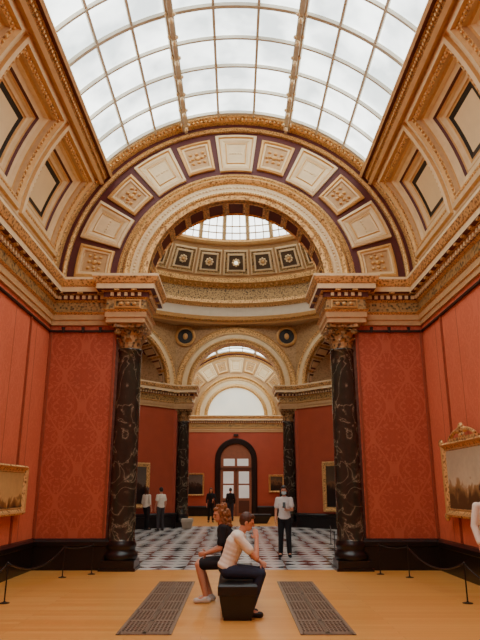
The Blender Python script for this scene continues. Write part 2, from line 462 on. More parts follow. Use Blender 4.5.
for s in (-1,1):
    m=MB()
    strip(m,s,-1,6,YB,Y1,R,0)
    strip(m,s,6,38,13.2,Y1,R,1,16)
    strip(m,s,6,38,YB,-1.8,R,1,16)
    strip(m,s,-1,38,Y4,YF,R,0,16)
    struct(m.build('ceiling_'+('left' if s<0 else 'right'),[TAN,GOLD],fix=False),'curved lower band of the vaulted ceiling','ceiling')
    m=MB()
    for (y0,y1) in ((YB,Y1),(Y4,YF)):
        pr=[(36.8,0),(37,-.14),(38,-.18),(38.4,-.12),(40.6,-.12),(41,-.2),(41.8,-.22),(42.6,-.12),(42.8,.2)]
        sg=[1,0,2,3,2,0,1,0]
        for q in range(len(pr)-1):
            vs=[]
            for y in (y0,y1):
                for (a,d) in (pr[q],pr[q+1]):
                    a_=math.radians(a); vs.append((s*(R+d)*math.cos(a_),y,ZS+(R+d)*math.sin(a_)))
            m.add(vs,[(0,1,3,2)],sg[q])
        if y0<0:
            for k in range(110):
                y=3+10.3*k/110; a_=math.radians(39.5); m.ell((s*(R-.13)*math.cos(a_),y,ZS+(R-.13)*math.sin(a_)),(.03,.035,.05),n=6,mi=1)
    struct(m.build(trimname(),[CREAM,GOLDS,MAR,GOLDF],fix=False),'gilded beam along the skylight edge','trim')
# ------------------------------------------------------------ skylights
PUR=simple('skylight_purlin',col(206,192,170),.5,.1,.2,14)
def skylight(y0,y1,label):
    m=MB(); n=40; vs=[]
    for y in (y0,y1):
        for k in range(n+1):
            a=math.radians(42+96*k/n); vs.append(((R+.06)*math.cos(a),y,ZS+(R+.06)*math.sin(a)))
    m.add(vs,[(k,k+1,n+2+k,n+1+k) for k in range(n)])
    w=m.build(winname(),GLOW,fix=False); struct(w,label,'window')
    b=MB()
    def cb(a0,a1,y0_,y1_,r0,r1,mi=0,n=30):
        for k in range(n):
            b_0=math.radians(a0+(a1-a0)*k/n); b_1=math.radians(a0+(a1-a0)*(k+1)/n)
            vs=[(r*math.cos(a),y,ZS+r*math.sin(a)) for a in(b_0,b_1) for y in (y0_,y1_) for r in (r0,r1)]
            b.add(vs,[(0,1,3,2),(4,6,7,5),(0,4,5,1),(2,3,7,6),(0,2,6,4),(1,5,7,3)],mi)
    y=y1-.42; i=0
    while y>y0:
        w_=.04 if i%4==0 else .024
        cb(42,138,y-w_,y+w_,R-.03,R+.05); y-=.86; i+=1
    for a in (52.2,62.3,84.1,95.9,117.7,127.8):
        da=.36; cb(a-da,a+da,y0,y1,R-.02,R+.05,0,1)
    b.build('glazing_bar',BAR,parent=w)
    p=MB()
    for a in (72.4,107.6):
        for (da,r0,r1) in ((1.1,R-.1,R+.04),(.5,R-.16,R-.1)):
            vs=[(r*math.cos(math.radians(q)),yy,ZS+r*math.sin(math.radians(q))) for q in(a-da,a+da) for yy in (y0,y1) for r in (r0,r1)]
            p.add(vs,[(0,1,3,2),(4,6,7,5),(0,4,5,1),(2,3,7,6),(0,2,6,4),(1,5,7,3)],0)
        if y0<5:
            yy=y1-.3
            while yy>6:
                q=math.radians(a)
                p.ell(((R-.2)*math.cos(q),yy,ZS+(R-.2)*math.sin(q)),(.05,.07,.05),n=8,mi=1)
                p.ell(((R-.14)*math.cos(q)+.08,yy-.1,ZS+(R-.14)*math.sin(q)),(.035,.05,.035),n=6,mi=1)
                p.ell(((R-.14)*math.cos(q)-.08,yy-.1,ZS+(R-.14)*math.sin(q)),(.035,.05,.035),n=6,mi=1)
                yy-=.6
    p.build('purlin',[PUR,CREAM],parent=w)
skylight(YB,Y1-.02,'curved glazed skylight with white bars over the gallery')
skylight(Y4,YF,'curved glazed skylight of the far gallery')
# ------------------------------------------------------------ rotunda dome
CY=21.2
m=MB()
n=96; vs=[]
for k in range(n):
    a=2*pi*k/n; t=((a+pi/8)%(pi/4))-pi/8
    ro=7.02/math.cos(t)
    vs.append((ro*math.cos(a),CY+ro*math.sin(a),9.3))
for k in range(n):
    a=2*pi*k/n; vs.append((6.75*math.cos(a),CY+6.75*math.sin(a),9.3))
m.add(vs,[(k,(k+1)%n,n+(k+1)%n,n+k) for k in range(n)],2)
pr=[(6.75,9.3),(6.7,9.42),(6.55,9.46),(6.5,9.62),(6.62,9.66),(6.62,10.1),(6.5,10.16),(6.35,10.24),(6.35,10.4),(6.6,10.46),(6.55,11.05),(6.4,11.12),(6.1,11.2),(6.05,11.4),(6.25,11.45)]
mi=[1,0,1,0,4,0,1,0,1,3,0,1,0,0]
m.lathe(pr,96,(0,CY,0),mis=mi)
for k in range(150):
    a=2*pi*k/150
    m.ell((6.4*math.cos(a),CY+6.4*math.sin(a),10.32),(.07,.07,.06),n=6,mi=1)
    m.ell((6.3*math.cos(a),CY+6.3*math.sin(a),11.14),(.06,.06,.06),n=6,mi=1)
struct(m.build('ceiling_drum',[GOLD,GOLDS,TAN,FRZ,CREAML],fix=False),'circular gilded cornice and drum under the dome','ceiling')
m=MB(); m.lathe([(6.25,11.45),(5.3,12.75),(5.1,12.75),(5.0,12.85),(5.0,12.98),(5.15,13.02)],96,(0,CY,0),mis=[0,1,1,1,1])
struct(m.build('ceiling_dome_band',[TAN,GOLDS],fix=False),'tan coved band of the dome','ceiling')
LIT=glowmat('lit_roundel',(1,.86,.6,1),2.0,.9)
PBR=simple('panel_brown',col(92,72,52),.6,0,.15,8)
def dpanel(k):
    a=2*pi*k/28-pi/2
    e0=Vector((6.22,11.5)); e1=Vector((5.3,12.72)); mid=(e0+e1)/2; dd=(e1-e0).normalized(); nn=Vector((-dd.y,dd.x)); 
    if nn.x>0: nn=-nn
    m=MB()
    def fm(u,v,d):
        q=mid+dd*v+nn*d; rad=q.x; aa=a
        return (rad*math.cos(aa)-u*(rad/5.8)*math.sin(aa),CY+rad*math.sin(aa)+u*(rad/5.8)*math.cos(aa),q.y)
    nested(m,fm,.6,.62,[(0,.0,0),(0,.08,0),(.07,.1,0),(.1,.04,3),(.17,.04,3),(.2,.07,0),(.26,.07,0),(.28,.03,1)],3,1)
    for q in range(8):
        m.ell(fm(.15*math.cos(q*pi/4),.15*math.sin(q*pi/4),.05),(.06,.06,.06),n=6,mi=0)
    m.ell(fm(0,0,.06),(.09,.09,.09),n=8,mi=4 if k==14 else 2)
    return struct(m.build(trimname(),[CREAM,PBR,GOLDS,FRZ,LIT],fix=False),'square dome panel with rosette','trim')
for k in range(28):
    if math.sin(2*pi*k/28-pi/2)>-.3: dpanel(k)
m=MB(); dpro=[(5.1,13.0),(4.9,13.6),(4.5,14.3),(3.8,15.0),(2.8,15.6),(1.5,16.0),(.01,16.1)]
m.lathe(dpro,56,(0,CY,0))
w=struct(m.build(winname(),GLOW2,smooth=True,fix=False),'glazed dome lantern over the octagonal room','window')
m=MB()
for k in range(84):
    a=2*pi*(k+1.5)/84
    m.tube([((r-.05)*math.cos(a),CY+(r-.05)*math.sin(a),z-.03) for r,z in dpro[:-1]],.1 if k%3==0 else .022,6)
for (r,z) in [(5.0,13.3)]+dpro[1:5]:
    m.tube([((r-.04)*math.cos(2*pi*k/56),CY+(r-.04)*math.sin(2*pi*k/56),z-.03) for k in range(57)],.03,6)
m.build('glazing_bar',[simple('lantern_bar',col(180,146,96),.5)],parent=w)
for s in (-1,1):
    m=MB(); ax=Matrix.Rotation(pi/2,3,'X')
    m.lathe([(.5,0),(.5,.08),(.42,.12),(.36,.06),(.34,.03),(.001,.03)],32,(s*2.45,Y3,8.75),mis=[0,0,0,1,1],ax=ax)
    m.ell((s*2.45,Y3-.05,8.75),(.12,.06,.16),n=10,mi=0)
    struct(m.build(trimname(),[GOLDS,DRK]),'round gilt medallion in the spandrel','trim')
# ------------------------------------------------------------ far end wall
m=MB(); m.box(-4.8,4.8,YF,YF+.3,0,11.3)
struct(m.build('wall_back_far',[REDD]),'red end wall of the far gallery')
m=MB(); N=48
m.add([(0,YF-.02,ZS)]+[(R*math.cos(pi*k/N),YF-.02,ZS+R*math.sin(pi*k/N)) for k in range(N+1)],[(0,k+1,k+2) for k in range(N)])
struct(m.build(trimname(),[TAN],fix=False),'lunette field of the far wall','trim')
m=MB(); m.add([(0,YF-.04,ZS)]+[(1.9*math.cos(pi*k/N),YF-.04,ZS+1.9*math.sin(pi*k/N)) for k in range(N+1)],[(0,k+1,k+2) for k in range(N)])
struct(m.build(trimname(),[glowmat('glowing_lunette',(1,.84,.56,1),.9,.75)],fix=False),'plain half-round blind lunette with warm glow added to its plaster','trim')  # blind plaster, no lamp: its brightness is emission put into the material
avf=[(1.86,0),(1.86,.12),(1.96,.16),(2.04,.12),(2.1,.08),(2.34,.08),(2.4,.12),(2.5,.1),(2.6,.18),(2.68,.12),(2.70,0)]
ring(trimname(),avf,am,emats,YF-.03,1,'gilt archivolt of the far lunette',n=40)
ring(trimname(),ow,[1,1,1,4,1,5,1,5],emats,YF,1,'outer gilt moulding of the far wall',n=40)
for k in range(11):
    vpanel(pi*(k+.5)/11,k%2==0,YF-.03,trimname(),'small framed panel of the far lunette')
# door
DW=simple('door_wood',col(150,92,66),.45,0,.15,6); DG=glowmat('door_glass',(1,.86,.74,1),.3)
d=MB()
prof=[(1.0,0),(1.0,.1),(1.06,.16),(1.3,.16),(1.36,.1),(1.36,0)]
for q in range(5):
    vs=[]
    for (r_,p_) in (prof[q],prof[q+1]):
        vs.append((r_,YF-p_,0))
        for k in range(25): vs.append((r_*math.cos(pi*k/24),YF-p_,3.5+r_*math.sin(pi*k/24)))
        vs.append((-r_,YF-p_,0))
    n=27; d.add(vs,[(k,k+1,n+1+k,n+k) for k in range(n-1)])
door=struct(d.build('door_1',[BLK]),'arched doorway with black stone surround and glazed double door','door')
l=MB(); l.add([(0,YF-.02,3.5)]+[(math.cos(pi*k/24),YF-.02,3.5+math.sin(pi*k/24)) for k in range(25)],[(0,k+1,k+2) for k in range(24)],0)
l.box(-1,1,YF-.05,YF-.01,0,3.5,0)
for s in (-1,1):
    xs=sorted((s*.04,s*.96))
    for (z0,z1) in ((.2,.95),(1.1,1.9),(2.0,2.75)):
        l.box(xs[0]+.14,xs[1]-.12,YF-.08,YF-.04,z0,z1,1 if z0>1 else 2)
l.box(-.02,.02,YF-.1,YF-.04,0,2.9,2); l.box(-1,1,YF-.12,YF-.04,2.85,3.0,2)
for s in (-1,1):
    l.box(*sorted((s*.08,s*.8)),YF-.08,YF-.04,3.1,3.55,1)
l.build('door_leaf',[DW,DG,simple('door_wood_dark',col(88,48,34),.45)],parent=door)
m=MB(); m.box(-.16,.16,YF-.12,YF-.02,5.0,5.12); 
tag(m.build('door_sign',DRK),'small dark sign block above doorway','sign')
# ------------------------------------------------------------ columns
BRZ=ornament('capital_bronze',col(180,140,90),col(54,40,28),14,.45,.3)
def leaf(m,ang,r0,z0,h,w,out):
    pts=[(0,0,.9),(.3,.02,1),(.6,.05,1),(.85,.35,.8),(1,.8,.5),(.92,1.0,.15)]
    vs=[]
    for (tz,to,tw) in pts:
        for k in (-1,-.5,0,.5,1):
            rr=r0+out*to+(.015*(1-abs(k)) ) ; ww=k*w*tw/2
            vs.append((rr*math.cos(ang)-ww*math.sin(ang),rr*math.sin(ang)+ww*math.cos(ang),z0+h*tz))
    m.add(vs,[(i*5+j,i*5+j+1,(i+1)*5+j+1,(i+1)*5+j) for i in range(5) for j in range(4)])
def column(loc,label):
    e=empty('column',label,'column',loc,0,'black marble columns of the arches')
    m=MB(); m.box(-.35,.35,-.35,.35,0,.2); m.box(-.38,.38,-.38,.38,0,.05)
    m.build('plinth',BLK,parent=e)
    m=MB(); m.lathe([(.34,.2),(.365,.24),(.365,.3),(.34,.34),(.31,.37),(.305,.42),(.33,.46),(.33,.5),(.31,.54),(.3,.58)],40)
    m.build('column_base',BLK,smooth=True,parent=e)
    m=MB(); pr=[(.3,.58)]+[(.287-.028*(t**1.6),.6+4.05*t) for t in [i/12 for i in range(13)]]+[(.275,4.66),(.275,4.7),(.2,4.71)]
    m.lathe(pr,48); m.build('shaft',MARB,smooth=True,parent=e)
    m=MB(); m.lathe([(.23,4.7),(.22,4.95),(.25,5.1),(.32,5.17)],32)
    for k in range(8):
        leaf(m,2*pi*k/8,.24,4.7,.23,.17,.14); leaf(m,2*pi*(k+.5)/8,.245,4.82,.29,.17,.18)
    for k in range(4):
        a=pi/4+k*pi/2
        for sg in (-1,1):
            pts=[]
            for i in range(16):
                t=i/15*2.6*pi; rr=.065*(1-i/20)
                pts.append(Vector(((.38+rr*math.cos(t+pi))*math.cos(a)-sg*.03*math.sin(a),(.38+rr*math.cos(t+pi))*math.sin(a)+sg*.03*math.cos(a),5.09+rr*math.sin(t+pi))))
            pts=[Vector((.24*math.cos(a),.24*math.sin(a),4.95))]+pts
            m.tube(pts,.02,6)
        m.ell((.32*math.cos(k*pi/2),.32*math.sin(k*pi/2),5.2),(.05,.05,.05),n=8)
    ab=[]
    for z in (5.17,5.25):
        for k in range(4):
            a=pi/4+k*pi/2
            ab.append((.5*math.cos(a+.1),.5*math.sin(a+.1),z))
            for t in (.25,.5,.75):
                aa=a+t*pi/2; rr=.32+.17*(abs(t-.5)*2)**2*.75; ab.append((rr*math.cos(aa),rr*math.sin(aa),z))
            ab.append((.5*math.cos(a+pi/2-.1),.5*math.sin(a+pi/2-.1),z))
    n=20
    m.add(ab,[(k,(k+1)%n,n+(k+1)%n,n+k) for k in range(n)]+[tuple(range(n)),tuple(range(n,2*n))])
    m.build('capital',BRZ,parent=e,fix=True)
    return e
c0=column((-2.44,Y1+.12,0),'tall black veined marble column with bronze capital')
kids=list(c0.children)
for loc in ((2.44,Y1+.12),(-2.47,Y3+.35),(2.47,Y3+.35)):
    n=c0.copy(); SC.collection.objects.link(n); n.location=(loc[0],loc[1],0)
    for k in kids:
        c=k.copy(); SC.collection.objects.link(c); c.parent=n
    n['label']='tall black veined marble column with bronze capital' if loc[1]<20 else 'dark marble column on the far side of domed room'
for s in (-1,1):
    m=MB()
    def fm(u,v,d,s=s): return (s*2.47+u,Y1-.25-.06-d,5.69+v)
    nested(m,fm,.3,.1,[(0,0,0),(0,.04,0),(.03,.05,0),(.05,.02,1)],3,1)
    for u in (-.15,0,.15): m.ell(fm(u,0,.04),(.05,.03,.05),n=8,mi=0)
    struct(m.build(trimname(),[GOLDS,FRZ],fix=False),'gilt ornament block over column','trim')
# ------------------------------------------------------------ paintings
def painting(label,loc,rz,w,h,art,ped=False,fw=.16):
    e=empty('painting',label,'painting',loc,rz)
    m=MB()
    nested(m,lambda u,v,d:(u,-d,v),w/2,h/2,[(0,0,0),(0,.06,0),(fw*.25,.11,0),(fw*.45,.09,1),(fw*.75,.05,0),(fw*.9,.06,1),(fw,.035,0)],4,1)
    for k in range(int(w/.09)):
        u=-w/2+.05+k*(w-.1)/int(w/.09)
        for v in (-h/2+.03,h/2-.03): m.ell((u,-.08,v),(.035,.03,.03),n=6)
    for k in range(int(h/.09)):
        v=-h/2+.05+k*(h-.1)/int(h/.09)
        for u in (-w/2+.03,w/2-.03): m.ell((u,-.08,v),(.03,.03,.035),n=6)
    if ped:
        m.box(-w*.3,w*.3,-.1,-.01,h/2,h/2+.05)
        for sg in (-1,1):
            pts=[(sg*(w*.28-i/12*w*.2),-.07,h/2+.06+.12*math.sin(i/12*pi/2)) for i in range(13)]
            m.tube(pts,.035,8)
            m.ell((sg*w*.07,-.07,h/2+.17),(.06,.05,.06),n=8)
            for (u,v) in ((w/2,h/2),(w/2,-h/2)):
                m.ell((sg*u,-.07,v),(.09,.05,.09),n=10)
        m.ell((0,-.07,h/2+.2),(.09,.06,.11),n=10); m.ell((0,-.07,h/2+.08),(.12,.05,.06),n=10)
    m.build('picture_frame',[GOLD,GOLDS],parent=e,fix=False)
    m=MB(); a,b=w/2-fw,h/2-fw; m.box(-a,a,-.05,-.03,-b,b)
    m.build('canvas',art,parent=e)
    return e
LS1=landscape('art_landscape_warm',col(226,212,178),col(176,142,90),col(84,68,42),-.05)
LS2=landscape('art_landscape_gold',col(226,186,116),col(160,116,60),col(70,50,30),-.1)
LS3=landscape('art_dark',col(110,100,90),col(70,48,36),col(24,20,18),.1)
LS4=landscape('art_portrait_dark',col(94,78,60),col(130,90,62),col(34,24,20),.2)
painting('wide landscape painting in carved gold frame with crest',(4.24,11.25,1.8),-pi/2,2.35,1.4,LS1,True)
painting('landscape painting in a gold frame on red damask',(-4.24,11.5,1.6),pi/2,1.75,.92,LS2,fw=.14)
painting('dark painting in slim gold frame beside the doorway',(-2.6,YF-.05,1.95),0,1.1,1.4,LS3,fw=.1)
painting('small dark painting in gold frame by the doorway',(2.6,YF-.05,2.0),0,1.0,1.1,LS4,fw=.12)
painting('tall portrait painting in bright gold frame',(4.35,26.66,1.75),-pi/4,1.5,2.1,LS4,fw=.2)
painting('tall dark painting in dull gold frame',(-4.35,26.66,1.8),pi/4,1.5,1.9,LS3,fw=.18)
for s in (-1,1):
    for x in (3.95,3.5,3.1):
        e=MB(); e.tube([(s*x,Y1-.05,5.12),(s*x,Y1-.14,5.14)],.01,6); e.lathe([(.001,0),(.03,0),(.035,.09),(.045,.12),(.001,.11)],12,(s*x,Y1-.14,5.06))
        tag(e.build('spotlight',DRK),'small black spotlight clipped to the picture rail','spotlight','spotlights along the picture rail')
# ------------------------------------------------------------ floor grates
GB=simple('grate_iron',col(142,116,92),.5,.1,.2,20); GR=simple('grate_recess',col(44,34,28),.8)
def grate(s):
    m=MB(); x0,x1=sorted((s*.77,s*1.35)); y0,y1=7.62,11.7
    m.box(x0,x1,y0,y1,.001,.003,1)
    def fr(a,b,c,d,h=.012): m.box(a,b,c,d,.001,h,0)
    fr(x0-.03,x0+.015,y0-.03,y1+.03); fr(x1-.015,x1+.03,y0-.03,y1+.03); fr(x0,x1,y0-.03,y0+.02); fr(x0,x1,y1-.02,y1+.03)
    xm=(x0+x1)/2; fr(xm-.025,xm+.025,y0,y1)
    y=y0; i=0
    while y<y1:
        fr(x0,x1,y,y+(.07 if i%8==0 else .025)); y+=.085; i+=1
    for k in range(1,12):
        x=x0+(x1-x0)*k/12; m.box(x-.009,x+.009,y0,y1,.001,.009,0)
    return tag(m.build('floor_grate',[GB,GR]),'long cast iron heating grate set in the oak floor','floor grate','heating grates')
grate(-1); grate(1)
# ------------------------------------------------------------ barriers
def post(x,y):
    e=empty('barrier_post','low slender black barrier post guarding the wall','barrier post',(x,y,0),0,'barrier posts along the walls')
    m=MB(); m.lathe([(.001,0),(.075,0),(.075,.008),(.02,.02),(.011,.035)],20); m.build('post_base',DRK,parent=e)
    m=MB(); m.lathe([(.011,.03),(.011,.52),(.02,.53),(.02,.56),(.001,.575)],12); m.build('pole',DRK,parent=e)
def rope(p,q,sag=.17):
    m=MB(); P=Vector((p[0],p[1],.54)); Q=Vector((q[0],q[1],.54)); dd=(Q-P).normalized()*.02; P+=dd; Q-=dd; pts=[]
    for i in range(17):
        t=i/16; v=P.lerp(Q,t); v.z-=sag*4*t*(1-t); pts.append(v)
    m.tube(pts,.013,6)
    tag(m.build('barrier_rope',DRK,smooth=True),'sagging black rope between barrier posts','barrier rope','ropes between barrier posts')
for s in (-1,1):
    ps=[(s*3.4,6.9),(s*3.4,9.6),(s*3.3,12.3),(s*2.85,12.75)]
    for p in ps: post(*p)
    for a,b in zip(ps,ps[1:]): rope(a,b,.2 if abs(a[1]-b[1])>1 else .04)
ps=[(2.55,16.5),(2.9,19.5)]
for p in ps: post(*p)
rope(ps[0],ps[1],.15)
# ------------------------------------------------------------ benches
LEA=simple('black_leather',col(22,20,22),.38,0,.15,14,.1); PAL=simple('pale_upholstery',col(190,176,156),.7)
def bench(loc,L,w,h,label,rz=0,mt=None):
    mt=mt or LEA
    e=empty('bench',label,'bench',loc,rz)
    m=MB()
    def tb(z0,z1,w0,w1,l0,l1):
        vs=[]
        for z,ww,ll in ((z0,w0,l0),(z1,w1,l1)):
            vs+=[(-ww,-ll,z),(ww,-ll,z),(ww,ll,z),(-ww,ll,z)]
        m.add(vs,[(0,1,5,4),(1,2,6,5),(2,3,7,6),(3,0,4,7),(3,2,1,0),(4,5,6,7)])
    tb(0,.04,w*.36,w*.36,L/2-.08,L/2-.08); tb(.04,h-.14,w*.38,w*.47,L/2-.06,L/2-.02)
    m.build('bench_base',mt,parent=e)
    m=MB(); 
    vs=[];rings=[(h-.14,.0),(h-.135,.012),(h-.03,.014),(h-.008,.0),(h,-.03)]
    for z,o_ in rings:
        a,b=w/2+o_-.01,L/2+o_-.01
        vs+=[(-a,-b,z),(a,-b,z),(a,b,z),(-a,b,z)]
    fs=[(3,2,1,0)]
    for i in range(len(rings)-1):
        for k in range(4): fs.append((i*4+k,i*4+(k+1)%4,(i+1)*4+(k+1)%4,(i+1)*4+k))
    t=(len(rings)-1)*4; fs.append((t,t+1,t+2,t+3)); m.add(vs,fs)
    m.build('seat',mt,parent=e)
    return e
bench((.02,9.5,0),2.4,.5,.44,'long black leather gallery bench people sit on')
bench((1.0,31.5,0),.5,1.5,.45,'dark bench standing in the far gallery')
bench((-2.1,27.2,0),.4,.5,.42,'pale low stool near the far column',mt=PAL)
# ------------------------------------------------------------ people
SKIN=simple('skin',col(214,150,118),.5,0,.06,10)
EYE=simple('eye_dark',col(24,16,14),.2); LIP=simple('lips',col(170,84,76),.5); MSK=simple('mask_blue',col(190,214,222),.7)
def remeshed(mb,name,mat,vox,parent,sm=4):
    me=D.meshes.new(name); me.from_pydata(mb.v,[],mb.f); me.update()
    ob=D.objects.new(name,me); SC.collection.objects.link(ob)
    r=ob.modifiers.new('r','REMESH'); r.mode='VOXEL'; r.voxel_size=vox
    if sm:
        q=ob.modifiers.new('s','SMOOTH'); q.factor=.5; q.iterations=sm
    bpy.context.view_layer.update()
    dg=bpy.context.evaluated_depsgraph_get(); ev=ob.evaluated_get(dg)
    nm=D.meshes.new_from_object(ev)
    ob.modifiers.clear(); ob.data=nm; D.meshes.remove(me)
    nm.materials.clear(); nm.materials.append(mat)
    nm.polygons.foreach_set('use_smooth',[True]*len(nm.polygons))
    nm.name=name; ob.parent=parent
    return ob
def V(x,f,z): return Vector((x,-f,z))
STAND=dict(pel=V(0,0,.93),chest=V(0,.0,1.27),neck=V(0,.0,1.43),head=V(0,.025,1.585),hf=V(0,1,-.1),
 shL=V(.165,0,1.37),shR=V(-.165,0,1.37),elL=V(.22,-.02,1.1),elR=V(-.22,-.02,1.1),wrL=V(.22,.08,.86),wrR=V(-.22,.08,.86),
 hipL=V(.085,0,.9),hipR=V(-.085,0,.9),knL=V(.095,.03,.49),knR=V(-.095,.03,.49),anL=V(.11,-.01,.08),anR=V(-.11,-.01,.08),
 toL=V(.13,.14,.035),toR=V(-.13,.14,.035),hdL=V(0,.1,-1),hdR=V(0,.1,-1))
SEAT=dict(STAND,pel=V(0,.0,.6),chest=V(0,.1,.91),neck=V(0,.16,1.055),head=V(0,.215,1.195),
 shL=V(.165,.14,1.0),shR=V(-.165,.14,1.0),elL=V(.21,.3,.76),elR=V(-.21,.3,.76),wrL=V(.08,.46,.68),wrR=V(-.08,.46,.68),
 hipL=V(.09,.02,.555),hipR=V(-.09,.02,.555),knL=V(.12,.46,.53),knR=V(-.12,.46,.53),anL=V(.11,.38,.08),anR=V(-.11,.38,.08),
 toL=V(.12,.53,.035),toR=V(-.12,.53,.035),hdL=V(-.4,1,-.2),hdR=V(.4,1,-.2))
def person(label,loc,rz,P,top,bottom,hairc,hair='short',sleeve=.55,legs=1.0,skin=None,shoe=None,vox=.008,mask=False,scale=1,female=False):
    skin=skin or SKIN
    e=empty('person',label,'person',loc,rz); e.scale=(scale,)*3
    hf=P['hf'].normalized(); lat=hf.cross(Vector((0,0,1))).normalized(); up=lat.cross(hf).normalized()
    HM=Matrix((lat,hf,up)).transposed()
    H=P['head']
    def hp(x,f,z): return H+lat*x+hf*f+up*z
    def torso(m,inf,parts='all'):
        a,b,c=P['pel'],P['chest'],P['neck']
        W=.92 if female else 1
        d=(c-a).normalized(); la=(P['shL']-P['shR']).normalized(); fw=la.cross(d).normalized()
        M=Matrix((la,fw,d)).transposed()
        if parts=='pelvis':
            m.ell(a,(.15+inf,.108+inf,.095+inf),M); m.ell(a+d*.04,(.142+inf,.1+inf,.07),M); return
        st=[(a.lerp(b,.2),.138,.104,.11),(a.lerp(b,.4),.134*W,.1,.11),(a.lerp(b,.6),.134*W,.102,.12),(a.lerp(b,.8),.14*W,.108,.12),(b,.148*W,.112,.12),(b.lerp(c,.5),.15*W,.095,.085)]
        st.append((a,.15,.108,.1) if parts=='all' else (a+d*.01,.152,.113,.07))
        for (p,rx,ry,rz_) in st: m.ell(p,(rx+inf,ry+inf,rz_+inf),M)
    def arm(m,sd,inf,frac=2):
        s_,e_,w_=P['sh'+sd],P['el'+sd],P['wr'+sd]
        m.ell(s_,(.049+inf,)*3)
        if frac<=1: m.cap(s_,s_.lerp(e_,frac),.047+inf,.045+inf*1.4)
        else:
            m.cap(s_,e_,.047+inf,.037+inf); m.cap(e_,e_.lerp(w_,frac-1),.038+inf,.027+inf)
    def leg(m,sd,inf,frac=2,fl=0):
        h_,k_,a_=P['hip'+sd],P['kn'+sd],P['an'+sd]
        if frac<=1: m.cap(h_,h_.lerp(k_,frac),.083+inf,.068+inf)
        else:
            m.cap(h_,k_,.083+inf,.056+inf); m.cap(k_,k_.lerp(a_,.35),.055+inf,.052+inf); m.cap(k_.lerp(a_,.35),k_.lerp(a_,frac-1),.054+inf,.036+inf+fl)
    b=MB(); torso(b,0); b.cap(P['neck']-Vector((0,0,.03)),H-up*.05-hf*.02,.054,.049)
    for sd in 'LR':
        b.cap(P['neck']-Vector((0,0,.02)),P['sh'+sd],.042,.042); arm(b,sd,0); leg(b,sd,0)
        b.cap(P['an'+sd],P['to'+sd],.038,.03)
        w=P['wr'+sd]; dd=P['hd'+sd].normalized(); s_=1 if sd=='L' else -1
        ac=dd.cross(Vector((-s_,0,0))) 
        if ac.length<.2: ac=dd.cross(Vector((0,0,1)))
        ac.normalize(); nn=ac.cross(dd).normalized()
        if nn.dot(P['chest']-w)<0: nn=-nn
        M=Matrix((ac,nn,dd)).transposed()
        b.cap(w-dd*.02,w+dd*.02,.025,.024); b.ell(w+dd*.05,(.04,.017,.052),M)
        for k,L in enumerate((.066,.074,.07,.054)):
            st=w+dd*.088+ac*(.028-.0187*k); k1=st+dd*L*.5+nn*.008; k2=k1+(dd*.7+nn*.7)*L*.5
            b.cap(st,k1,.0095,.009,8); b.cap(k1,k2,.009,.0078,8)
        ts=w+dd*.03+ac*.034; t1=ts+(dd*.6+ac*.7+nn*.3)*.035; b.cap(ts,t1,.0125,.011,8); b.cap(t1,t1+(dd*.9+nn*.3)*.03,.011,.009,8)
    b.ell(hp(0,-.005,.015),(.076,.094,.105),HM); b.ell(hp(0,.022,-.05),(.056,.066,.06),HM); b.ell(hp(0,.05,-.085),(.028,.028,.022),HM)
    b.cap(hp(0,.088,.015),hp(0,.108,-.022),.009,.014,8); b.ell(hp(0,.075,.03),(.05,.02,.012),HM)
    b.ell(hp(0,.083,-.055),(.024,.012,.011),HM)
    for s_ in (-1,1): b.ell(hp(s_*.077,-.01,-.005),(.01,.02,.032),HM)
    remeshed(b,'body',skin,vox,e,3)
    for s_ in (-1,1):
        m=MB(); m.ell(hp(s_*.031,.083,.008),(.013,.008,.008),HM,8); m.build('eye',EYE,True,e)
    if not mask:
        m=MB(); m.ell(hp(0,.092,-.056),(.022,.008,.007),HM,8); m.build('lips',LIP,True,e)
    else:
        m=MB(); m.ell(hp(0,.06,-.045),(.066,.066,.055),HM); m.build('face_mask',MSK,True,e)
    m=MB(); torso(m,.019,'top')
    for sd in 'LR': m.cap(P['neck']-Vector((0,0,.035)),P['sh'+sd],.05,.052); arm(m,sd,.014,sleeve)
    remeshed(m,'shirt',top,vox,e,7)
    m=MB(); torso(m,.012,'pelvis')
    for sd in 'LR': leg(m,sd,.013,legs,.012)
    remeshed(m,'trousers' if legs>1 else 'shorts',bottom,vox,e,3)
    for sd in 'LR':
        m=MB(); a,t=P['an'+sd],P['to'+sd]
        fl=Vector((a.x,a.y,t.z+.005)); bk=fl-(t-fl).normalized()*.035
        m.cap(bk,t,.042,.04); m.cap(a-Vector((0,0,.01)),fl.lerp(t,.5),.046,.04)
        for i,v in enumerate(m.v):
            if v[2]<.002: m.v[i]=(v[0],v[1],.002)
        remeshed(m,'shoe',shoe or DRK,.009,e,2)
    m=MB()
    m.ell(hp(0,-.022,.03),(.087,.095,.108),HM)
    m.ell(hp(0,.03,.09),(.065,.06,.035),HM)
    if hair=='long':
        for s_ in (-1,0,1):
            m.cap(hp(s_*.05,-.05,.0),hp(s_*.075,-.07 if s_==0 else -.03,-.17),.06,.04)
    if hair=='curly':
        for s_ in (-1,0,1):
            m.cap(hp(s_*.05,-.05,.0),hp(s_*.07,-.08 if s_==0 else -.05,-.15),.06,.045)
        for i in range(300):
            a=random.uniform(0,2*pi); z=random.uniform(-.2,.14); rr=random.uniform(.08,.108) if z<.06 else .07
            f=-.04+rr*math.cos(a)
            if f>.02 and z<.07: continue
            m.ell(hp(rr*1.15*math.sin(a),f-.01,z),(.019,.019,.028),HM,8)
    remeshed(m,'hair',hairc,vox if hair!='curly' else .006,e,2)
    return e
WHT=simple('white_cotton',col(240,230,212),.85,0,.05,10); WHT2=simple('grey_white_cotton',col(226,224,220),.85,0,.05,10)
NAVY=simple('dark_denim',col(38,44,66),.85,0,.15,20); BLC=simple('black_cotton',col(24,22,26),.9,0,.15,15)
